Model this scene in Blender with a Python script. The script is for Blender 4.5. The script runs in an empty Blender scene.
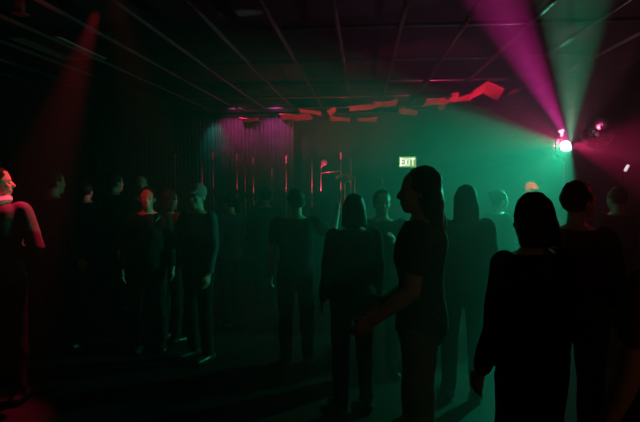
import bpy, bmesh, math, random
from mathutils import Vector, Matrix, noise, Euler
random.seed(7)
R = math.radians
C = bpy.context.scene.collection
scene = bpy.context.scene

# ------------------------------------------------------------------ camera
CAM = Vector((0, 0, 1.68))
F = 498.0
ROT = Euler((R(90 - 3.8), 0, R(5.05)), 'XYZ')
cd = bpy.data.cameras.new('camera')
cam = bpy.data.objects.new('camera', cd)
C.objects.link(cam)
cam.location = CAM
cam.rotation_euler = ROT
cd.sensor_width = 36.0
cd.lens = F * 36.0 / 640.0
cd.clip_start = 0.05
scene.camera = cam
RM = ROT.to_matrix()


def at(px, py, D):
    """point seen at pixel (px, py) of the 640x422 frame at room depth y = D"""
    d = RM @ Vector(((px - 320) / F, -(py - 211) / F, -1))
    return CAM + d * (D / d.y)


HAZE_R, HAZE_PEAK, HAZE_BASE = 1.85, 0.26, 0.0004
# ------------------------------------------------------------------ world: dark, filled with stage haze
w = bpy.data.worlds.new('World')
scene.world = w
w.use_nodes = True
nt = w.node_tree
nt.nodes.clear()
wo = nt.nodes.new('ShaderNodeOutputWorld')
bg = nt.nodes.new('ShaderNodeBackground')
bg.inputs['Color'].default_value = (0, 0, 0, 1)
bg.inputs['Strength'].default_value = 0.0
vs = nt.nodes.new('ShaderNodeVolumeScatter')
vs.inputs['Color'].default_value = (1, 1, 1, 1)
vs.inputs['Anisotropy'].default_value = 0.0
# smoke is thickest where the fog drifts past the effect light and thins out across the room
HC = at(510, 155, 4.05)
geo = nt.nodes.new('ShaderNodeNewGeometry')


def mth(op, a, b=None):
    n_ = nt.nodes.new('ShaderNodeMath')
    n_.operation = op
    for i_, x_ in enumerate((a, b)):
        if x_ is None:
            continue
        if isinstance(x_, (int, float)):
            n_.inputs[i_].default_value = x_
        else:
            nt.links.new(x_, n_.inputs[i_])
    return n_.outputs[0]


dv = nt.nodes.new('ShaderNodeVectorMath')
dv.operation = 'DISTANCE'
nt.links.new(geo.outputs['Position'], dv.inputs[0])
dv.inputs[1].default_value = HC
q_ = mth('DIVIDE', dv.outputs['Value'], HAZE_R)
dens = mth('ADD', mth('MULTIPLY', mth('EXPONENT', mth('MULTIPLY', mth('MULTIPLY', q_, q_), -1.0)), HAZE_PEAK), HAZE_BASE)
nt.links.new(dens, vs.inputs['Density'])
w.cycles.volume_step_size = 0.35
nt.links.new(bg.outputs[0], wo.inputs['Surface'])
nt.links.new(vs.outputs[0], wo.inputs['Volume'])

scene.view_settings.view_transform = 'Standard'
scene.view_settings.look = 'None'
scene.view_settings.exposure = 0.0
scene.view_settings.gamma = 1.0
scene.view_settings.use_curve_mapping = False
scene.cycles.use_denoising = True
scene.cycles.max_bounces = 4
scene.cycles.volume_bounces = 0
scene.cycles.sample_clamp_indirect = 2.0

# ------------------------------------------------------------------ lamps
SRC = at(564, 146.5, 6.0)            # lens of the effect light
LP = SRC + Vector((-0.01, -0.20, 0.0))


def spot(name, loc, target, power, color, size, blend, soft=0.02):
    l = bpy.data.lights.new(name, 'SPOT')
    l.energy = power
    l.color = color
    l.spot_size = R(size)
    l.spot_blend = blend
    l.shadow_soft_size = soft
    o = bpy.data.objects.new(name, l)
    C.objects.link(o)
    o.location = loc
    o.rotation_euler = (Vector(target) - Vector(loc)).to_track_quat('-Z', 'Y').to_euler()
    return o


def point(name, loc, power, color, soft=0.03):
    l = bpy.data.lights.new(name, 'POINT')
    l.energy = power
    l.color = color
    l.shadow_soft_size = soft
    o = bpy.data.objects.new(name, l)
    C.objects.link(o)
    o.location = loc
    return o


# beams leaving the effect light, plus spots added for tiles and cap
WASH = Vector((-math.sin(R(49)) * math.cos(R(22.5)), -math.cos(R(49)) * math.cos(R(22.5)), -math.sin(R(22.5))))
spot('green_wash', LP, LP + WASH, 330, (0.01, 1.0, 0.52), 58, 0.1)
spot('green_side_wash', LP, at(420, 130, 5.6), 90, (0.01, 1.0, 0.52), 37, 0.3)
spot('magenta_beam', LP, at(489, -17, 3.75), 1900, (1.0, 0.02, 0.42), 10.5, 0.7)
spot('magenta_core', LP, at(489, -17, 3.75), 900, (1.0, 0.10, 0.55), 4.5, 0.9)
spot('green_beam', LP, at(588, -17, 3.75), 620, (0.04, 1.0, 0.5), 11, 0.8)
spot('ceiling_beam', LP, (2.3, 5.7, 3.13), 40, (1.0, 0.35, 0.5), 84, 0.7)
spot('ceiling_white_beam', LP, (2.17, 5.6, 3.13), 420, (0.14, 1.0, 0.55), 17, 0.7)
spot('ceiling_pink_beam', LP + Vector((0, 0, .18)), (2.72, 6.9, 3.13), 360, (1.0, 0.12, 0.35), 15, 0.7)
spot('ceiling_green_beam', LP, (1.6, 4.5, 3.13), 800, (0.2, 1.0, 0.6), 9, 0.7)
spot('purple_wash', LP, at(425, 92, 8.8), 420, (1.0, 0.04, 0.17), 44, 0.5)
spot('red_tile_boost', LP, at(462, 97, 8.6), 420, (1.0, 0.03, 0.12), 15, 0.8)  # extra spot added to brighten the red hanging tiles
spot('grey_wash', LP, at(440, 50, 5.5), 70, (0.9, 0.42, 0.75), 56, 0.6)
spot('cap_fill', LP + Vector((-.15, .06, 0)), at(531, 186, 6.7), 60, (1.0, 0.22, 0.10), 22, 0.6)  # added at the fixture's side to light the red cap
spot('red_right_wash', LP, at(640, 152, 5.6), 250, (1.0, 0.02, 0.17), 80, 1.0)
spot('pink_right_streak', LP, at(640, 159, 5.7), 700, (1.0, 0.15, 0.4), 7, 0.9)
spot('grey_right_streak', LP, at(640, 152, 5.3), 110, (0.7, 0.75, 0.9), 5, 0.9)
spot('pink_left_streak', LP, at(440, 158, 5.9), 260, (1.0, 0.35, 0.5), 4, 0.9)
spot('white_left_streak', LP, at(500, 117, 5.9), 480, (0.8, 1.0, 0.9), 4, 0.9)
spot('white_down_beam', LP, at(562, 215, 5.8), 180, (0.6, 1.0, 0.9), 5.5, 0.8)
point('lens_spill', LP + Vector((0, -0.02, 0.02)), 4, (1.0, 0.15, 0.38), 0.02)
# red lamp above the left of the floor, lamps on the stage, added fill spots
spot('left_red_lamp', (-2.15, 3.95, 3.05), (-2.42, 3.42, 1.45), 520, (1.0, 0.02, 0.08), 22, 0.7, 0.04)
spot('crowd_red_fill', (-1.6, 3.0, 3.1), at(160, 190, 4.7), 50, (1.0, 0.03, 0.08), 22, 0.8, 0.04)  # added spot to redden the faces in the left crowd
spot('stage_red_lamp', (-2.9, 8.1, 0.75), (-2.4, 9.1, 1.9), 40, (1.0, 0.03, 0.12), 80, 0.8, 0.04)
spot('stage_red_lamp', (-0.6, 7.9, 0.75), (-0.7, 9.0, 1.9), 40, (1.0, 0.03, 0.12), 80, 0.8, 0.04)
spot('tile_red_fill', (-0.9, 8.3, 0.75), (-0.9, 10.2, 3.1), 130, (1.0, 0.04, 0.16), 62, 0.7, 0.04)  # unseen spot added to light the hanging tiles red from below
spot('curtain_teal_lamp', (-3.35, 10.6, 3.25), (-3.3, 11.05, 2.45), 16, (0.05, 1.0, 0.75), 55, 0.9, 0.05)
spot('curtain_magenta_lamp', (-2.75, 10.35, 3.2), (-2.75, 11.05, 2.85), 36, (1.0, 0.06, 0.4), 80, 0.9, 0.05)
spot('curtain_magenta_lamp', (-1.9, 10.35, 3.2), (-1.9, 11.05, 2.85), 36, (1.0, 0.06, 0.5), 80, 0.9, 0.05)
spot('right_red_fill', (3.9, 4.2, 2.7), at(594, 200, 2.9), 45, (1.0, 0.04, 0.10), 13, 0.7, 0.04)  # added from the right to redden a near cheek and shoulder
spot('bracket_red_fill', (-2.0, 3.4, 2.3), at(20, 2, 4.05), 18, (1.0, 0.02, 0.10), 34, 0.9, 0.04)  # added spot that turns the ceiling bracket and nearby tile red
# dim warm fill added behind the viewer for the brown tones
spot('warm_fill', (2.2, -1.6, 2.4), (0.9, 2.4, 0.9), 9, (1.0, 0.42, 0.12), 70, 0.8, 0.15)


# ------------------------------------------------------------------ materials
def mat(name, col, rough=0.7, metal=0.0, emit=None, es=1.0, nz=0.0, nscale=20.0, spec=0.5, trans=0.0):
    m = bpy.data.materials.new(name)
    m.use_nodes = True
    n = m.node_tree
    b = n.nodes['Principled BSDF']
    b.inputs['Base Color'].default_value = (*col, 1)
    b.inputs['Roughness'].default_value = rough
    b.inputs['Metallic'].default_value = metal
    b.inputs['Specular IOR Level'].default_value = spec
    b.inputs['Transmission Weight'].default_value = trans
    if emit:
        b.inputs['Emission Color'].default_value = (*emit, 1)
        b.inputs['Emission Strength'].default_value = es
    if nz:
        tc = n.nodes.new('ShaderNodeTexCoord')
        t = n.nodes.new('ShaderNodeTexNoise')
        t.inputs['Scale'].default_value = nscale
        t.inputs['Detail'].default_value = 4
        r = n.nodes.new('ShaderNodeValToRGB')
        r.color_ramp.elements[0].position = 0.3
        r.color_ramp.elements[1].position = 0.7
        r.color_ramp.elements[0].color = (*[c * (1 - nz) for c in col], 1)
        r.color_ramp.elements[1].color = (*[min(1, c * (1 + nz)) for c in col], 1)
        n.links.new(tc.outputs['Object'], t.inputs['Vector'])
        n.links.new(t.outputs['Fac'], r.inputs['Fac'])
        n.links.new(r.outputs['Color'], b.inputs['Base Color'])
    return m


M_floor = mat('scuffed_dark_floor', (0.006, 0.006, 0.006), 0.6, nz=0.5, nscale=3, spec=0.2)
M_wall = mat('dark_paint', (0.05, 0.05, 0.05), 0.85, nz=0.3, nscale=2)
M_black = mat('black_paint', (0.012, 0.012, 0.012), 0.7, nz=0.3, nscale=6)
M_slab = mat('black_ceiling', (0.010, 0.009, 0.009), 0.9, nz=0.4, nscale=3)
M_bar = mat('grid_metal', (0.11, 0.105, 0.105), 0.26, 0.5, nz=0.15, nscale=12)
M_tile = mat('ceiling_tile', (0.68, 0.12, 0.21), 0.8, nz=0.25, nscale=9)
M_tile_tan = mat('tan_tile', (0.30, 0.26, 0.20), 0.9, nz=0.2, nscale=9)
M_curtain = mat('grey_drape', (0.16, 0.15, 0.16), 0.75, nz=0.2, nscale=5)
M_chrome = mat('chrome', (0.62, 0.58, 0.58), 0.38, 0.55, nz=0.05)
M_mic = mat('mic_grille', (0.55, 0.5, 0.5), 0.5, 0.3, nz=0.3, nscale=150)
M_brass = mat('cymbal_bronze', (0.7, 0.55, 0.3), 0.3, 1.0, nz=0.1)
M_plastic = mat('black_plastic', (0.015, 0.015, 0.018), 0.4)
M_mirror = mat('mirror_facet', (0.9, 0.88, 0.88), 0.28, 1.0, nz=0.03)
M_glass = mat('clear_glass', (0.9, 0.92, 0.9), 0.08, trans=0.85)
M_beer = mat('pale_drink', (0.6, 0.45, 0.2), 0.2, nz=0.1)
M_lens = mat('white_lens', (1, 1, 1), 0.3, emit=(0.92, 1.0, 1.0), es=18)
M_lensb = mat('blue_lens', (0.4, 0.5, 1), 0.3, emit=(0.35, 0.45, 1.0), es=3.0)
M_lensp = mat('pink_lens', (1, 0.6, 0.8), 0.3, emit=(1.0, 0.75, 0.88), es=2.2)
M_lensw = mat('pale_lens', (1, 1, 1), 0.3, emit=(0.95, 0.85, 0.95), es=1.3)
M_signw = mat('sign_letters', (1, 1, 1), 0.5, emit=(0.97, 1.0, 0.80), es=1.8)
M_signg = mat('sign_green', (0.1, 0.6, 0.1), 0.5, emit=(0.52, 0.88, 0.22), es=0.75)
M_skin = mat('skin', (0.50, 0.32, 0.24), 0.55, nz=0.08, nscale=8)
M_eye = mat('eye', (0.5, 0.48, 0.45), 0.2, nz=0.05)


def cloth(name, col):
    return mat(name, col, 0.9, nz=0.25, nscale=14, spec=0.15)


# ------------------------------------------------------------------ mesh helpers
def add_box(bm, c, s, rot=None, bev=0.0):
    r = bmesh.ops.create_cube(bm, size=1.0)
    vs_ = r['verts']
    Mx = Matrix.Translation(c) @ (rot.to_4x4() if rot else Matrix.Identity(4)) @ Matrix.Diagonal((*s, 1))
    bmesh.ops.transform(bm, matrix=Mx, verts=vs_)
    if bev:
        ed = list({e for v in vs_ for e in v.link_edges})
        bmesh.ops.bevel(bm, geom=ed, offset=bev, segments=2, affect='EDGES')


def frame(d):
    d = d.normalized()
    u = d.orthogonal().normalized()
    return u, d.cross(u).normalized(), d


def add_loft(bm, rings, n=16):
    """rings: list of (center, vec_a, vec_b); closed with end caps"""
    loops = []
    for c, a, b in rings:
        loops.append([bm.verts.new(c + a * math.cos(2 * math.pi * i / n) + b * math.sin(2 * math.pi * i / n)) for i in range(n)])
    for l0, l1 in zip(loops, loops[1:]):
        for i in range(n):
            bm.faces.new((l0[i], l0[(i + 1) % n], l1[(i + 1) % n], l1[i]))
    bm.faces.new(loops[0][::-1])
    bm.faces.new(loops[-1])


def add_tube(bm, p0, p1, r0, r1=None, n=12):
    r1 = r0 if r1 is None else r1
    p0, p1 = Vector(p0), Vector(p1)
    u, v, d = frame(p1 - p0)
    add_loft(bm, [(p0, u * r0, v * r0), (p1, u * r1, v * r1)], n)


def add_path(bm, pts, r, n=10):
    pts = [Vector(p) for p in pts]
    u0 = None
    rings = []
    for i, p in enumerate(pts):
        d = (pts[min(i + 1, len(pts) - 1)] - pts[max(i - 1, 0)]).normalized()
        u = d.orthogonal().normalized() if u0 is None else (u0 - d * u0.dot(d)).normalized()
        u0 = u
        rings.append((p, u * r, d.cross(u) * r))
    add_loft(bm, rings, n)


def add_capsule(bm, p0, p1, r0, r1, ua=None, fl=1.0, n=14):
    """tapered limb with round ends; ua = wide axis, fl = flattening of the other axis"""
    p0, p1 = Vector(p0), Vector(p1)
    d = (p1 - p0).normalized()
    if ua is None:
        u = d.orthogonal().normalized()
    else:
        u = (Vector(ua) - d * Vector(ua).dot(d)).normalized()
    v = d.cross(u).normalized() * fl
    rings = []
    for a in (80, 55, 28):
        k = math.cos(R(a))
        rings.append((p0 - d * r0 * math.sin(R(a)) * min(1, fl + .2), u * r0 * k, v * r0 * k))
    for t in (0, .25, .5, .75, 1):
        r = r0 + (r1 - r0) * t
        rings.append((p0.lerp(p1, t), u * r, v * r))
    for a in (28, 55, 80):
        k = math.cos(R(a))
        rings.append((p1 + d * r1 * math.sin(R(a)) * min(1, fl + .2), u * r1 * k, v * r1 * k))
    add_loft(bm, rings, n)


def add_ball(bm, c, r, rot=None, n=16):
    q = bmesh.ops.create_uvsphere(bm, u_segments=n, v_segments=max(6, n * 2 // 3), radius=1.0)
    rr = (r, r, r) if isinstance(r, (int, float)) else r
    bmesh.ops.transform(bm, matrix=Matrix.Translation(c) @ (rot.to_4x4() if rot else Matrix.Identity(4)) @ Matrix.Diagonal((*rr, 1)), verts=q['verts'])


def add_lathe(bm, prof, n=20, M=None):
    loops = []
    for r, z in prof:
        loops.append([bm.verts.new((r * math.cos(2 * math.pi * i / n), r * math.sin(2 * math.pi * i / n), z)) for i in range(n)])
    for l0, l1 in zip(loops, loops[1:]):
        for i in range(n):
            bm.faces.new((l0[i], l0[(i + 1) % n], l1[(i + 1) % n], l1[i]))
    bm.faces.new(loops[0][::-1])
    bm.faces.new(loops[-1])
    if M is not None:
        bmesh.ops.transform(bm, matrix=M, verts=[v for l in loops for v in l])


def obj(name, bm, m, parent=None, smooth=False):
    bmesh.ops.recalc_face_normals(bm, faces=bm.faces)
    me = bpy.data.meshes.new(name)
    bm.to_mesh(me)
    bm.free()
    return meshobj(name, me, m, parent, smooth)


def meshobj(name, me, m, parent=None, smooth=False):
    for x in (m if isinstance(m, (list, tuple)) else [m]):
        me.materials.append(x)
    if smooth:
        me.polygons.foreach_set('use_smooth', [True] * len(me.polygons))
    o = bpy.data.objects.new(name, me)
    C.objects.link(o)
    if parent:
        o.parent = parent
    return o


def thing(name, label, cat, loc=(0, 0, 0), rz=0.0, group=None):
    o = bpy.data.objects.new(name, None)
    o.empty_display_size = 0.1
    C.objects.link(o)
    o.location = loc
    o.rotation_euler = (0, 0, rz)
    tag(o, label, cat, group)
    return o


def tag(o, label, cat, group=None):
    o['label'] = label
    o['category'] = cat
    if group:
        o['group'] = group
    return o


def struct(name, bm, m):
    o = obj(name, bm, m, None, m is M_bar)
    o['kind'] = 'structure'
    return o


def remeshed(bm, voxel, smooth=3, jitter=0.0, jscale=9.0, cut=None):
    """fuse all closed shapes of bm into one continuous surface"""
    bmesh.ops.recalc_face_normals(bm, faces=bm.faces)
    me = bpy.data.meshes.new('t')
    bm.to_mesh(me)
    bm.free()
    o = bpy.data.objects.new('t', me)
    C.objects.link(o)
    md = o.modifiers.new('r', 'REMESH')
    md.mode = 'VOXEL'
    md.voxel_size = voxel
    sm = o.modifiers.new('s', 'SMOOTH')
    sm.factor = 0.5
    sm.iterations = smooth
    dg = bpy.context.evaluated_depsgraph_get()
    out = bpy.data.meshes.new_from_object(o.evaluated_get(dg))
    bpy.data.objects.remove(o)
    bpy.data.meshes.remove(me)
    if jitter:
        ns = [v.normal.copy() for v in out.vertices]
        for v, n_ in zip(out.vertices, ns):
            p = v.co
            v.co = p + n_ * jitter * noise.noise(Vector((p.x * jscale, p.y * jscale, p.z * jscale * 0.55)))
    return out


# ------------------------------------------------------------------ the room
X0, X1, Y0, Y1, ZC, ZG = -6.2, 5.6, -2.6, 11.4, 3.75, 3.13


def slab(name, c, s, m):
    bm = bmesh.new()
    add_box(bm, c, s)
    return struct(name, bm, m)


xm, ym = (X0 + X1) / 2, (Y0 + Y1) / 2
slab('floor', (xm, ym, -0.05), (X1 - X0, Y1 - Y0, 0.1), M_floor)
slab('ceiling', (xm, ym, ZC + 0.05), (X1 - X0, Y1 - Y0, 0.1), M_slab)
slab('wall_left', (X0 - 0.05, ym, ZC / 2), (0.1, Y1 - Y0, ZC), M_wall)
slab('wall_right', (X1 + 0.05, ym, ZC / 2), (0.1, Y1 - Y0, ZC), M_wall)
slab('wall_back', (xm, Y1 + 0.05, ZC / 2), (X1 - X0 + .2, 0.1, ZC), M_wall)
slab('wall_front', (xm, Y0 - 0.05, ZC / 2), (X1 - X0 + .2, 0.1, ZC), M_wall)
# open ceiling grid: long bars run into the depth, short ones across
k = 1
gx = [-5.06 + 0.6 * i for i in range(18)]
gy = [2.2, 3.6, 5.0, 6.4, 7.8, 9.2, 10.6]
for x in gx:
    bm = bmesh.new()
    add_tube(bm, (x, Y0 + .05, ZG), (x, Y1 - .05, ZG), 0.024, n=16)
    o = struct('trim_%d' % k, bm, M_bar)
    k += 1
for y in gy:
    bm = bmesh.new()
    add_tube(bm, (gx[0], y, ZG + .03), (gx[-1], y, ZG + .03), 0.022, n=16)
    o = struct('trim_%d' % k, bm, M_bar)
    k += 1
# black bulkhead above the stage edge
bm = bmesh.new()
add_box(bm, (xm, 11.28, 3.45), (X1 - X0, 0.2, 0.58))
struct('trim_%d' % k, bm, M_black)

# tiles lying in the grid
for (px, py, D, lab) in ((307, 63, 6.6, 'pale tan ceiling tile lying flat in the grid, the one nearest the middle of the room'),
                         (45, 56, 5.6, 'dim red-tinged ceiling tile lying flat in the grid at far left'),):
    p = at(px, py, D)
    ix = min(gx, key=lambda g: abs(g + .3 - p.x)) + .3
    bm = bmesh.new()
    add_box(bm, (0, 0, 0), (0.57, 1.15, 0.018), bev=0.004)
    t = tag(obj('ceiling_tile', bm, M_tile_tan), lab, 'ceiling tile', 'ceiling tiles lying in the grid')
    t.location = (ix, max(g for g in gy if g < D) + .61, ZG + 0.063)

# tilted tiles hanging under the far grid, catching red light
hang = [  # px, py, w, h, roll, label
    (296.5, 117, 33, 6.5, 1, 'bright red-lit hanging tile directly above the right end of the curtain'),
    (310, 111.5, 22, 4, -7, 'thin red-lit hanging tile just above the bright tile over the curtain end'),
    (250, 119.5, 20, 3.5, 0, 'dim red leftmost hanging tile above the curtain top'),
    (332, 111, 9, 4, 32, 'tiny upturned hanging tile between the curtain-end tiles and the long pair'),
    (340, 119.5, 22, 4.5, -6, 'dull red low hanging tile just right of the curtain end'),
    (361, 107.5, 27, 5, 7, 'red hanging tile left half of the long sloping pair'),
    (385, 103.5, 25, 5, 7, 'pink-edged hanging tile right half of the long sloping pair'),
    (367, 119.5, 20, 3.5, -3, 'dimmest low hanging tile below the long sloping pair'),
    (408, 112, 19, 5, -8, 'red hanging tile above the exit sign'),
    (441, 101, 36, 7, 7, 'long ragged red hanging tile left of the peaked one'),
    (461, 97, 22, 8, 3, 'bright red hanging tile tucked against the peaked one'),
    (442, 107, 7, 4, 10, 'small red scrap hanging below the long ragged tile'),
    (518, 90, 16, 4, 22, 'narrow dull red hanging tile farthest right beside the magenta beam'),
]
for (px, py, wpx, hpx, roll, lab) in hang:
    D = min(10.9, (ZG - 0.10 - 1.68) * F / (177.5 - py))
    w_ = wpx * D / F
    h_ = hpx * D / F
    dep = max(0.28, min(0.6, w_ * .8))
    c = at(px, py, D)
    bm = bmesh.new()
    add_box(bm, (0, 0, 0), (w_, dep, 0.014))
    bmesh.ops.subdivide_edges(bm, edges=bm.edges, cuts=5, use_grid_fill=True)
    sd = Vector((px, py, 0))
    for v in bm.verts:      # ragged, slightly warped board
        nn = noise.noise(v.co * 5 + sd)
        v.co.z += 0.035 * nn
        if abs(v.co.x) > w_ * .45:
            v.co.x *= 1 - 0.40 * abs(noise.noise(v.co * 9 + sd))
        if abs(v.co.y) > dep * .45:
            v.co.y *= 1 - 0.5 * abs(noise.noise(v.co * 7 - sd))
    o = tag(obj('hanging_ceiling_tile', bm, M_tile), lab, 'ceiling tile', 'loose tiles hanging under the far ceiling')
    # view slope at this height already foreshortens the board; tilt its far edge down to show its underside
    base = math.atan2(ZG - 1.78, D)
    want = math.asin(min(0.95, max(0.02, h_ / dep)))
    o.location = c
    o.rotation_euler = (-(want - base) if want > base else 0.0, R(-roll), 0)
# the peaked tile: folded along its middle
D = (ZG - 0.10 - 1.68) * F / (177.5 - 92)
c = at(485.5, 92, D)
bm = bmesh.new()
sc = D / F
for (x0, z0, x1, z1) in ((-14.5, -3.6, 0, 4.6), (0, 4.6, 14.5, -3.0)):
    a, b = Vector((x0 * sc, 0, z0 * sc)), Vector((x1 * sc, 0, z1 * sc))
    q = [a + Vector((0, -.2, 0.03)), b + Vector((0, -.2, 0.05)), b + Vector((0, .2, -.06)), a + Vector((0, .2, -.05))]
    lo = [bm.verts.new(p) for p in q]
    hi = [bm.verts.new(p + Vector((0, 0, .014))) for p in q]
    bm.faces.new(lo[::-1]); bm.faces.new(hi)
    for i in range(4):
        bm.faces.new((lo[i], lo[(i + 1) % 4], hi[(i + 1) % 4], hi[i]))
o = tag(obj('hanging_ceiling_tile', bm, M_tile), 'peaked bright red hanging tile folded like a small roof', 'ceiling tile', 'loose tiles hanging under the far ceiling')
o.location = c

# red-lit bracket hanging from the ceiling, far left
p = at(20, 4, 4.05)
t = thing('ceiling_bracket', 'red-lit upright bracket hanging from the ceiling in the top left corner', 'bracket', (p.x, p.y, 0))
bm = bmesh.new(); add_box(bm, (0, 0, (p.z - .07 + ZC) / 2), (0.06, 0.06, ZC - p.z + .07), bev=.006); obj('drop_rod', bm, M_bar, t)
bm = bmesh.new(); add_box(bm, (0, 0, p.z - .08), (0.10, 0.10, 0.02), bev=.004); obj('foot_plate', bm, M_bar, t)

# ------------------------------------------------------------------ stage and curtain
STZ = 0.45
bm = bmesh.new()
add_box(bm, (-2.6, 9.75, STZ / 2), (6.6, 2.6, STZ), bev=0.01)
tag(obj('stage', bm, M_black), 'low black stage platform behind the crowd carrying the microphone stands', 'stage')


def curtain(name, pxa, pxb, D, ztop, zbot, label, pitch=0.092):
    xa, xb = at(pxa, 150, D).x, at(pxb, 150, D).x
    n = int((xb - xa) / pitch * 8)
    bm = bmesh.new()
    rows = 9
    g = []
    for j in range(rows):
        z = ztop + (zbot - ztop) * j / (rows - 1)
        row = []
        for i in range(n + 1):
            x = xa + (xb - xa) * i / n
            ph = x / pitch * 2 * math.pi + 1.2 * noise.noise(Vector((x * 2, z * .4, 3)))
            amp = 0.026 + 0.014 * noise.noise(Vector((x * 3, 0, z * .3)))
            row.append(bm.verts.new((x, D + amp * math.sin(ph), z)))
        g.append(row)
    for j in range(rows - 1):
        for i in range(n):
            bm.faces.new((g[j][i], g[j][i + 1], g[j + 1][i + 1], g[j + 1][i]))
    o = obj(name, bm, M_curtain, smooth=True)
    md = o.modifiers.new('thickness', 'SOLIDIFY')
    md.thickness = 0.006
    return tag(o, label, 'curtain', 'stage curtains')


curtain('stage_curtain', 150, 294, 11.1, 3.02, STZ + .02, 'grey pleated curtain behind the stage, teal and magenta light on its top')
curtain('stage_curtain', 26, 148, 11.1, 3.02, STZ + .02, 'dark pleated curtain at the left of the stage, only faint red on its folds')

# ------------------------------------------------------------------ microphone stands
mic_bm_cache = {}


def mic_stand(px, ytop, D, label, boom=None, mic=True, base_z=STZ):
    p = at(px, ytop, D)
    H = p.z - base_z
    t = thing('microphone_stand', label, 'microphone stand', (p.x, p.y, base_z), 0, 'microphone stands on the stage')
    bm = bmesh.new()
    add_lathe(bm, [(0.13, 0), (0.135, 0.012), (0.12, 0.03), (0.03, 0.045), (0.02, 0.06)], 24)
    obj('base', bm, M_plastic, t)
    bm = bmesh.new()
    add_tube(bm, (0, 0, 0.05), (0, 0, H * .55), 0.016)
    add_tube(bm, (0, 0, H * .5), (0, 0, H - (0.16 if mic and not boom else 0)), 0.012)
    obj('pole', bm, M_chrome, t, True)
    bm = bmesh.new()
    add_tube(bm, (0, 0, H * .5), (0, 0, H * .58), 0.024, 0.021)
    obj('clutch', bm, M_plastic, t, True)
    if boom:
        q = at(boom[0], boom[1], D) - Vector((p.x, p.y, base_z))
        s = at(px, boom[2], D) - Vector((p.x, p.y, base_z))
        s.x = s.y = 0
        bm = bmesh.new(); add_tube(bm, s, q, 0.012); obj('boom_arm', bm, M_chrome, t, True)
        top = Vector((0.06, 0, H - .06))
        if mic:
            bm = bmesh.new(); add_ball(bm, top, (0.062, 0.062, 0.078)); add_tube(bm, (0, 0, H - .17), top, .016)
            obj('microphone', bm, M_mic, t, True)
    elif mic:
        bm = bmesh.new()
        add_lathe(bm, [(0.012, H - .17), (0.016, H - .16), (0.019, H - .06), (0.026, H - .055), (0.027, H - .02), (0.016, H)], 16)
        obj('microphone', bm, M_mic, t, True)
    return t


mic_stand(175, 154, 8.9, 'leftmost chrome microphone stand on the stage, with a white glint')
mic_stand(202, 157, 9.2, 'slim chrome microphone stand second from the left, in front of the dark curtain', mic=False)
mic_stand(213, 151, 9.6, 'tall microphone stand in front of the teal-lit curtain folds')
mic_stand(237, 152, 9.3, 'microphone stand standing in front of the left part of the magenta-lit curtain')
mic_stand(245, 158, 9.8, 'short dim microphone stand set between two brighter ones', mic=False)
mic_stand(253.5, 155, 8.8, 'bright red microphone stand right of the short dim one')
mic_stand(272, 168, 8.7, 'lowest microphone stand with a small white glint on its head')
mic_stand(286, 154, 9.1, 'red microphone stand at the right end of the curtain')
mic_stand(321, 158, 8.8, 'microphone stand with a fat pink-lit microphone and a level boom arm', boom=(339, 171, 173))
mic_stand(341, 151, 9.2, 'tall red microphone stand right of the boom arm', mic=True)
mic_stand(351, 158, 9.8, 'thin red microphone stand right of the tallest one', mic=False)
mic_stand(382, 178, 8.5, 'isolated red microphone stand left of the tall long-haired figure', mic=True)
mic_stand(312, 158, 9.6, 'faint thin microphone stand left of the boom stand', mic=False)

# cymbal on its stand, and a tom beside it
p = at(345, 177, 8.6)
t = thing('cymbal_stand', 'tilted bronze cymbal on a thin stand below the tall red microphone stand', 'cymbal', (p.x, p.y, STZ))
H = p.z - STZ
bm = bmesh.new()
for a in range(3):
    add_tube(bm, (0, 0, .3), (.25 * math.cos(a * 2.1), .25 * math.sin(a * 2.1), .01), .011)
obj('tripod_base', bm, M_chrome, t, True)
bm = bmesh.new(); add_tube(bm, (0, 0, .28), (0, 0, H), .011); obj('pole', bm, M_chrome, t, True)
bm = bmesh.new()
add_lathe(bm, [(.16, -.018), (.161, -.015), (.09, .0), (.03, .008), (.025, .022), (.006, .026)], 32, Matrix.Translation((0, 0, H)) @ Matrix.Rotation(R(28), 4, 'X'))
obj('cymbal', bm, M_brass, t, True)
p = at(353, 176, 8.6)
mic_stand(355, 175, 8.9, 'short red microphone stand beside the cymbal', mic=False)

# ------------------------------------------------------------------ exit sign
p = at(407.5, 162, 11.35)
t = thing('exit_sign', 'glowing green and white exit sign high on the back wall', 'exit sign', (p.x, p.y, p.z))
W, Hs = 0.375, 0.235
bm = bmesh.new(); add_box(bm, (0, .01, 0), (W + .03, .07, Hs + .03), bev=.008); obj('housing', bm, M_plastic, t)
bm = bmesh.new(); add_box(bm, (0, -.03, 0), (W, .012, Hs), bev=.003); obj('face', bm, M_signg, t)
bm = bmesh.new()


def seg(x0, z0, x1, z1, th=.029):
    a, b = Vector((x0, -.04, z0)), Vector((x1, -.04, z1))
    d = b - a
    ang = math.atan2(d.z, d.x)
    add_box(bm, (a + b) / 2, (d.length + th * .9, .006, th), Matrix.Rotation(-ang, 3, 'Y'))


lh = .072
for z in (-lh, 0, lh): seg(-.150, z, -.095, z)
seg(-.150, -lh, -.150, lh)
seg(-.065, -lh, -.005, lh); seg(-.065, lh, -.005, -lh)
seg(.035, -lh, .035, lh)
seg(.075, lh, .150, lh); seg(.112, -lh, .112, lh)
obj('lettering', bm, M_signw, t)

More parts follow.
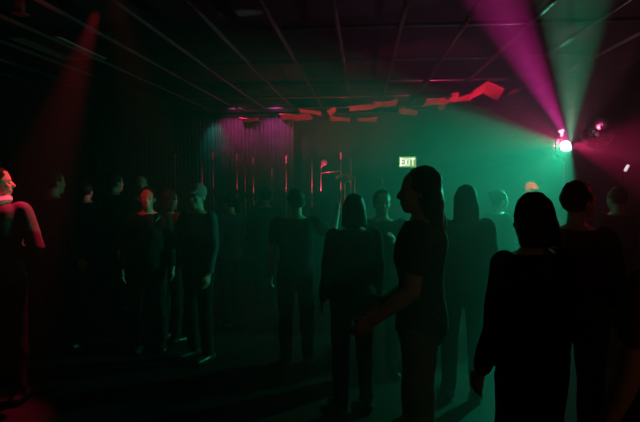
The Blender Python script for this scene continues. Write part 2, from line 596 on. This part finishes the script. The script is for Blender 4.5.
# ------------------------------------------------------------------ effect light on its tripod stand
base = Vector((SRC.x + .02, SRC.y + .05, 0))
t = thing('light_stand', 'black tripod stand carrying the dazzling effect light', 'light stand', base)
bm = bmesh.new(); add_tube(bm, (0, 0, .35), (0, 0, 1.2), .02); add_tube(bm, (0, 0, 1.1), (0, 0, SRC.z - .176), .015); obj('pole', bm, M_plastic, t, True)
for a in range(3):
    c_, s_ = math.cos(a * 2.094 + .4), math.sin(a * 2.094 + .4)
    bm = bmesh.new(); add_tube(bm, (.02 * c_, .02 * s_, .85), (.5 * c_, .5 * s_, .012), .012); obj('leg', bm, M_plastic, t, True)
bm = bmesh.new(); add_tube(bm, (0, 0, .80), (0, 0, .90), .034); obj('collar', bm, M_plastic, t, True)
t = thing('effect_light', 'dazzling effect light throwing green and magenta beams, on the tripod stand', 'stage light', base + Vector((0, 0, SRC.z - .17)))
o0 = Vector((0, 0, .17))
bm = bmesh.new()
add_box(bm, o0 + Vector((.01, .03, -.0)), (.19, .14, .24), bev=.03)
obj('body', bm, M_plastic, t)
bm = bmesh.new()
add_box(bm, (.01, .03, .012), (.05, .05, .03)); add_box(bm, (.01, .03, .03), (.25, .03, .012))
add_box(bm, (.118, .05, .11), (.012, .03, .17)); add_box(bm, (-.098, .05, .11), (.012, .03, .17))
obj('yoke', bm, M_plastic, t)
L0 = SRC - (base + Vector((0, 0, SRC.z - .17)))
bm = bmesh.new(); add_ball(bm, Vector((-.012, -.07, .175)), (.058, .046, .056)); obj('main_lens', bm, M_lens, t, True)['label'] = 'white glowing lens'
bm = bmesh.new(); add_ball(bm, Vector((.036, -.06, .145)), (.028, .024, .034)); obj('side_lens', bm, M_lensb, t, True)['label'] = 'blue glowing lens'
bm = bmesh.new(); add_box(bm, Vector((-.045, -.02, .35)), (.055, .04, .026), Matrix.Rotation(R(-22), 3, 'Y'), bev=.005); add_box(bm, Vector((-.02, .03, .315)), (.02, .03, .07)); obj('top_lamp', bm, M_lensp, t)['label'] = 'small pale pink glowing lamp'

# mirror ball hanging from the ceiling
p = at(597, 133, 6.9)
t = thing('mirror_ball', 'mirror ball hanging from the ceiling right of the dazzling effect light', 'mirror ball', (p.x, p.y, p.z))
r = .2
bm = bmesh.new()
rows = 15
for j in range(rows):
    la0, la1 = -math.pi / 2 + math.pi * j / rows, -math.pi / 2 + math.pi * (j + 1) / rows
    lm = (la0 + la1) / 2
    n = max(4, int(2 * math.pi * math.cos(lm) / (math.pi / rows)))
    for i in range(n):
        lo = 2 * math.pi * (i + .5) / n
        nn = Vector((math.cos(lm) * math.cos(lo), math.cos(lm) * math.sin(lo), math.sin(lm)))
        nn = (nn + Vector((random.uniform(-.05, .05), random.uniform(-.05, .05), random.uniform(-.05, .05)))).normalized()
        s = r * math.pi / rows * .9
        q = nn.to_track_quat('Z', 'Y').to_matrix()
        add_box(bm, nn * r, (s, s, .008), q)
obj('mirror_facets', bm, M_mirror, t)
bm = bmesh.new(); add_ball(bm, (0, 0, 0), r - .004, n=24); obj('core', bm, M_plastic, t, True)
bm = bmesh.new(); add_lathe(bm, [(.035, r - .01), (.035, r + .05), (.02, r + .06), (.008, r + .08)], 16); add_tube(bm, (0, 0, r + .05), (0, 0, ZC - p.z), .006); obj('hanger', bm, M_plastic, t, True)
spot('mirror_ball_pin', at(636, 40, 5.6), p, 260, (1.0, 0.10, 0.30), 6, .3, .03)

# small tilted lamp on the right wall
p = at(627, 168, 7.5)
t = thing('wall_lamp', 'small tilted white lamp glinting at the far right', 'lamp', (p.x, p.y, 0))
q = Matrix.Rotation(R(-38), 3, 'X') @ Matrix.Rotation(R(0), 3, 'Y')
tilt = Matrix.Rotation(R(28), 3, 'Y')
bm = bmesh.new(); add_box(bm, (.0, .05, p.z), (.075, .07, .16), tilt, bev=.012); obj('housing', bm, M_plastic, t)
bm = bmesh.new(); add_box(bm, (.0, .01, p.z), (.04, .03, .105), tilt, bev=.01); obj('lens', bm, M_lensw, t)
bm = bmesh.new(); add_tube(bm, (0, .06, .04), (0, .06, p.z - .05), .016); add_lathe(bm, [(.16, 0), (.16, .015), (.03, .04)], 20, Matrix.Translation((0, .06, 0))); obj('stand', bm, M_plastic, t, True)


# ------------------------------------------------------------------ people
def hand_parts(bm, wrist, d, inward, curl=0.5, s=1.0):
    """palm, four unequal bent fingers and a thumb, along d; palm faces 'inward'"""
    d = d.normalized()
    nrm = (inward - d * inward.dot(d)).normalized()          # palm normal
    u = d.cross(nrm).normalized()                            # across the palm
    # thumb side = forward/up side
    if u.y < 0 or (abs(u.y) < .2 and u.z < 0):
        u = -u
    palm_end = wrist + d * .085 * s
    add_capsule(bm, wrist + d * .015 * s, wrist + d * .075 * s, .032 * s, .040 * s, u, .45)
    for i, (off, ln) in enumerate(((.030, .074), (.010, .084), (-.011, .078), (-.031, .060))):
        p = wrist + d * .075 * s + u * off * s
        dd = d
        for kx, (fr, rr) in enumerate(((.42, .0095), (.32, .0088), (.26, .0078))):
            a = curl * (.55, .75, .55)[kx]
            dd = (dd * math.cos(a) + nrm * math.sin(a)).normalized()
            nrm2 = nrm
            q = p + dd * ln * fr * s
            add_capsule(bm, p, q, rr * s, (rr - .0008) * s, None, 1.0, 8)
            p = q
    p = wrist + d * .025 * s + u * .028 * s
    dd = (d * .75 + u * .65 + nrm * .25).normalized()
    q = p + dd * .042 * s
    add_capsule(bm, p, q, .014 * s, .011 * s, None, 1, 8)
    dd = (d * .9 + u * .15 + nrm * .4).normalized()
    add_capsule(bm, q, q + dd * .032 * s, .0105 * s, .009 * s, None, 1, 8)


def build_person(label, px, ytop, D, face=0.0, hair='short', shirt=(.02, .02, .02), trousers=(.012, .012, .015),
                 hairc=(.02, .014, .01), armR=None, armL=None, sleeve='long', head=(0, 0), lean=0.0, hem=.90,
                 fine=False, female=False, collar=None, cap=None, step=.0, extra=None, xoff=0.0):
    """face: heading of the chest, degrees counter-clockwise from 'away from the viewer'"""
    top = at(px, ytop, D)
    Ht = top.z + (0.0)
    s = Ht / 1.765
    root = thing('person', label, 'person', (top.x, top.y, 0), R(face), 'people in the crowd')
    wd = .92 if female else 1.0

    def T(p):   # local design point -> scaled, leaning
        p = Vector(p)
        if p.z > .95:
            p.y += lean * (p.z - .95)
        return p * s
    X, Y = Vector((1, 0, 0)), Vector((0, 1, 0))
    vb = .0085 if fine else .012
    vc = .012 if fine else .017

    armR = armR or ((.16, .06, -1), (.06, .32, -1))
    armL = armL or ((-.16, .06, -1), (-.06, .32, -1))
    shx = .185 * wd
    arms = []
    for sg, (ud, fd) in ((1, armR), (-1, armL)):
        sh = Vector((sg * shx, -.005, 1.43))
        el = sh + Vector(ud).normalized() * .29
        wr = el + Vector(fd).normalized() * .25
        arms.append((sg, sh, el, wr, Vector(fd).normalized()))
    tors = [(.84, .13, .10, .0), (.90, .165, .118, -.005), (.98, .168 if not female else .172, .115, -.005), (1.08, .142 * wd, .098, .0), (1.17, .148 * wd, .102, .005),
            (1.28, .170 * wd, .120, .01), (1.37, .182 * wd, .115, .0), (1.43, .172 * wd, .095, -.008), (1.475, .11, .075, -.008), (1.50, .062, .058, -.002)]
    legs = [(sg, Vector((sg * .095, 0, .90)), Vector((sg * .105, .015 + sg * step * .5, .50)), Vector((sg * .11, -.02 + sg * step, .085))) for sg in (1, -1)]

    def torso(bm, inf, z0=.8, z1=1.6):
        rs = [(T((0, yo, z)), X * (a + inf) * s, Y * (b + inf) * s) for z, a, b, yo in tors if z0 <= z <= z1]
        add_loft(bm, rs, 20)

    # ---- body: one continuous surface
    bm = bmesh.new()
    torso(bm, 0)
    for sg, hp, kn, an in legs:
        add_capsule(bm, T(hp), T(kn), .083 * s, .056 * s)
        add_capsule(bm, T(kn), T(kn.lerp(an, .35)), .056 * s, .058 * s)
        add_capsule(bm, T(kn.lerp(an, .35)), T(an), .058 * s, .040 * s)
        add_capsule(bm, T(an + Vector((0, -.03, -.04))), T(an + Vector((sg * .02, .15, -.055))), .04 * s, .03 * s, X, .75)
    for sg, sh, el, wr, fd in arms:
        add_capsule(bm, T(sh), T(el), .053 * s, .041 * s)
        add_capsule(bm, T(el), T(el.lerp(wr, .35)), .041 * s, .042 * s)
        add_capsule(bm, T(el.lerp(wr, .35)), T(wr), .041 * s, .028 * s)
        inward = Vector((-sg, .1, 0)) if abs(fd.z) > .55 or True else Vector((0, 0, -1))
        hand_parts(bm, T(wr), fd, inward, .5, s)
    add_capsule(bm, T((0, -.015, 1.45)), T((0, .005, 1.58)), .060 * s * wd, .055 * s * wd)
    # head: skull, jaw, brow, nose, lips, ears; turned and tilted about the top of the neck
    piv = T((0, .0, 1.565))
    HR = Matrix.Rotation(R(head[0]), 3, 'Z') @ Matrix.Rotation(R(head[1]), 3, 'X')

    def hp_(p):
        return piv + HR @ (Vector(p) * s)
    hb = lambda c, r_: add_ball(bm, hp_(c), tuple(q * s for q in r_), HR, 16)
    hb((0, .012, .085), (.075, .095, .098))       # skull
    hb((0, .05, .03), (.058, .056, .075))         # face
    hb((0, .075, -.022), (.034, .030, .028))      # chin
    hb((0, .092, .088), (.050, .016, .012))       # brow
    add_capsule(bm, hp_((0, .100, .075)), hp_((0, .122, .040)), .010 * s, .015 * s, None, 1, 8)   # nose
    hb((0, .106, .008), (.024, .011, .007)); hb((0, .104, -.004), (.021, .011, .007))
    for sg in (1, -1):
        hb((sg * .077, .0, .052), (.010, .019, .031))
        hb((sg * .036, .080, .042), (.022, .018, .018))   # cheek
    body_me = remeshed(bm, vb * s, 2)
    # eyes sit in the same mesh
    bm = bmesh.new()
    bm.from_mesh(body_me)
    nf = len(bm.faces)
    for sg in (1, -1):
        add_ball(bm, hp_((sg * .031, .090, .064)), .0125 * s, None, 10)
    bm.faces.ensure_lookup_table()
    for f in bm.faces[nf:]:
        f.material_index = 1
    bm.to_mesh(body_me)
    bm.free()
    meshobj('body', body_me, [M_skin, M_eye], root, True)

    # ---- hair
    hm = cloth('hair', hairc)
    hm.node_tree.nodes['Principled BSDF'].inputs['Roughness'].default_value = .5
    if hair != 'none':
        bm = bmesh.new()
        add_ball(bm, hp_((0, -.008, .098)), (.086 * s, .098 * s, .100 * s), HR, 20)
        if hair in ('long', 'bob'):
            zl = -.20 if hair == 'long' else -.06
            rs = []
            for (z, a, b, yo) in ((.14, .07, .06, -.02), (.10, .092, .09, -.012), (.03, .098, .075, -.035), (-.06, .102, .06, -.055), (-.13, .112, .052, -.065), (-.20, .100, .045, -.07), (-.24, .07, .03, -.075)):
                if z >= zl - .05:
                    rs.append((hp_((0, yo, z)), HR @ X * a * s, HR @ Y * b * s))
            add_loft(bm, rs, 18)
        elif hair == 'bun':
            add_ball(bm, hp_((0, -.10, .14)), .042 * s, HR)
        elif hair == 'ponytail':
            add_capsule(bm, hp_((0, -.10, .11)), hp_((0, -.15, .03)), .030 * s, .034 * s)
            add_capsule(bm, hp_((0, -.15, .03)), hp_((0, -.135, -.13)), .034 * s, .014 * s)
        elif hair == 'curly':
            for i in range(34):
                a, b = random.uniform(0, 6.28), random.uniform(-.3, 1.45)
                add_ball(bm, hp_((.088 * math.cos(a) * math.cos(b), -.02 + .095 * math.sin(a) * math.cos(b) * (1 if math.sin(a) < 0 else .75), .095 + .098 * math.sin(b))), random.uniform(.022, .034) * s, None, 8)
        hme = remeshed(bm, .009 * s if fine else .012 * s, 1, .006 * s, 38 / s)
        meshobj('hair', hme, hm, root, True)
    if cap:
        bm = bmesh.new()
        add_ball(bm, hp_((0, -.002, .112)), (.093 * s, .108 * s, .092 * s), HR, 20)
        add_capsule(bm, hp_((0, .10, .118)), hp_((0, .165, .105)), .062 * s, .05 * s, HR @ X, .16)
        meshobj('cap', remeshed(bm, .009 * s, 2), cloth('cap_cloth', cap), root, True)

    # ---- clothes
    bm = bmesh.new()
    torso(bm, .018, hem - .03, 1.485)
    for sg, sh, el, wr, fd in arms:
        add_ball(bm, T(sh), .066 * s)
        if sleeve == 'none':
            continue
        add_capsule(bm, T(sh), T(el if sleeve == 'long' else sh.lerp(el, .55)), .066 * s, (.054 if sleeve == 'long' else .062) * s)
        if sleeve == 'long':
            add_capsule(bm, T(el), T(el.lerp(wr, .88)), .054 * s, .042 * s)
    if hem < .84:   # skirt of a coat or a dress
        add_loft(bm, [(T((0, 0, hem)), X * .215 * s, Y * .165 * s), (T((0, 0, .95)), X * .192 * s, Y * .138 * s), (T((0, 0, 1.06)), X * .165 * s, Y * .12 * s)], 20)
    nm = 'shirt' if sleeve != 'long' else 'jacket'
    meshobj(nm, remeshed(bm, vc * s, 2, .012 * s, 11 / s), cloth(nm + '_cloth', shirt), root, True)
    if collar:
        bm = bmesh.new()
        for i in range(20):
            a0, a1 = 2 * math.pi * i / 20, 2 * math.pi * (i + 1) / 20
            f_ = lambda a: T((.088 * math.cos(a), -.005 + .082 * math.sin(a), 1.502 + .012 * math.cos(a * 2)))
            add_capsule(bm, f_(a0), f_(a1), .030 * s, .030 * s, None, 1, 8)
        meshobj('collar', remeshed(bm, .011 * s, 2), cloth('collar_cloth', collar), root, True)
    bm = bmesh.new()
    torso(bm, .010, .80, 1.10)
    for sg, hp, kn, an in legs:
        add_capsule(bm, T(hp), T(kn), .098 * s, .072 * s)
        add_capsule(bm, T(kn), T(an + Vector((0, 0, .02))), .072 * s, .060 * s)
    meshobj('trousers', remeshed(bm, vc * s, 2, .010 * s, 12 / s), cloth('trouser_cloth', trousers), root, True)
    for sg, hp, kn, an in legs:
        bm = bmesh.new()
        a = Vector((an.x, an.y, 0))
        add_capsule(bm, T(a + Vector((0, -.035, .045))), T(a + Vector((sg * .022, .165, .038))), .050 * s, .040 * s, X, .8)
        add_capsule(bm, T(a + Vector((0, -.015, .05))), T(a + Vector((0, -.01, .12))), .05 * s, .047 * s)
        me = remeshed(bm, .011 * s, 1)
        for v in me.vertices:
            v.co.z = max(v.co.z, 0.0)
        meshobj('shoe', me, M_plastic, root, True)
    MW = Matrix.Translation((top.x, top.y, 0)) @ Matrix.Rotation(R(face), 4, 'Z')
    return root, {('R' if a[0] > 0 else 'L'): (MW @ T(a[3]), MW.to_3x3() @ a[4]) for a in arms}, MW


DK = (.018, .018, .018)
# nearest figures
build_person('tall long-haired person in pale trousers facing left with an outstretched forearm', 423, 165, 2.6, face=78, hair='long',
             shirt=(.03, .035, .032), trousers=(.16, .12, .06), armR=((.05, .02, -1), (-.18, .80, -.50)), armL=((-.16, .10, -1), (.0, .75, -.62)),
             sleeve='short', head=(10, -2), hem=.93, fine=True, female=True, step=.06)
build_person('person in black with a wide round head of hair nearest the lower right', 538, 191, 2.2, face=25, hair='bob', female=True, shirt=(.006, .006, .006), fine=True, lean=.03, head=(-10, -6))
build_person('person in black with red light on the cheek and shoulder, behind the round head', 578, 180, 2.9, face=-40, hair='short', shirt=(.02, .006, .006), fine=True, head=(-25, 0), female=True)
build_person('person in a rust brown top cut off by the right edge of the picture', 682, 186, 1.7, face=30, hair='long', shirt=(.16, .07, .03), trousers=(.05, .02, .02), female=True, sleeve='short',
             armR=((.2, .3, -1), (-.3, .9, .2)))
build_person('person at the left edge with a bright red-lit collar and arm', -7, 164, 3.4, face=15, hair='short', shirt=(.10, .09, .09), collar=(.7, .6, .6), fine=True, head=(-65, 0),
             armR=((.34, -.05, -1), (-.75, .55, -.32)))
build_person('shorter person with a dark round head left of the tall long-haired figure', 354, 193, 3.5, face=20, hair='bob', shirt=DK, female=True, head=(-15, 0))
build_person('person with smooth dark hair just right of the tall long-haired figure', 466, 184, 3.8, face=-5, hair='long', shirt=(.02, .022, .02), female=True)
# middle of the crowd
build_person('person in a dark top with a red cap below the dazzling effect light', 531, 182, 6.7, face=-150, hair='short', shirt=(.03, .03, .03), cap=(.75, .07, .05), head=(-20, 0))
_, HA, _ = build_person('person with a green-lit hand raised before the chest, in front of the isolated microphone stand', 382, 189, 4.2, face=-172, hair='short', shirt=DK, sleeve='short',
                        armL=((-.05, .25, -1), (.45, .6, .6)))
build_person('distant person in the green haze between the smooth-haired head and the red cap', 499, 189, 5.3, face=-70, hair='bun', shirt=(.03, .03, .03), female=True)
_, HB, _ = build_person('person in a pink cap with a teal-lit shoulder holding up a drink', 197, 183, 4.4, face=150, hair='short', shirt=(.06, .09, .11), cap=(.45, .22, .24), head=(20, 0),
                        armR=((.18, .30, -1), (-.1, .75, .75)))
build_person('person with a reddish face left of the drinker, lower of the two red faces', 147, 186, 4.6, face=-160, hair='short', shirt=DK, head=(0, 0))
build_person('person with a reddish forehead left of the drinker, upper of the two red faces', 140, 173, 5.4, face=-150, hair='short', shirt=DK)
build_person('person in dull olive brown between the red faces and the drinker', 168, 188, 4.85, face=-30, hair='bob', shirt=(.06, .05, .02), female=True)
build_person('person barely lit in red under the middle of the dark left curtain', 114, 172, 6.0, face=-30, hair='short', shirt=(.04, .02, .02))
build_person('person in faint red light, second figure from the left edge', 52, 168, 4.5, face=-25, hair='short', shirt=(.05, .02, .02))
build_person('person with a bluish sleeve just right of the drinker', 230, 192, 5.4, face=60, hair='ponytail', shirt=(.05, .08, .10), female=True)
build_person('person raising a red-lit bare arm in the middle of the crowd', 296, 188, 4.3, face=10, hair='short', shirt=(.03, .02, .02), sleeve='short',
             armR=((.55, .5, -.45), (.25, .35, .9)))
build_person('far person standing close before the stage under the low white-glinting stand', 266, 187, 6.3, face=5, hair='short', shirt=DK)
build_person('far person before the stage under the boom microphone stand', 325, 189, 6.4, face=-10, hair='long', shirt=DK, female=True)
build_person('far dark person left of the lowest red face, before the left curtain', 86, 182, 6.3, face=0, hair='short', shirt=DK)
build_person('dark person in the far right shadow beyond the two near heads', 618, 186, 4.9, face=20, hair='short', shirt=DK)

# the raised drink
p, d = HB['R']
t = thing('drinking_glass', 'tall pale drink in the raised hand of the person in the pink cap', 'glass', p + d * .075 + Vector((0, 0, -.05)))
bm = bmesh.new(); add_lathe(bm, [(.026, 0), (.028, .004), (.034, .13), (.0325, .13), (.0265, .008)], 20); obj('tumbler', bm, M_glass, t, True)
bm = bmesh.new(); add_lathe(bm, [(.0255, .009), (.030, .09)], 20); obj('drink', bm, M_beer, t, True)
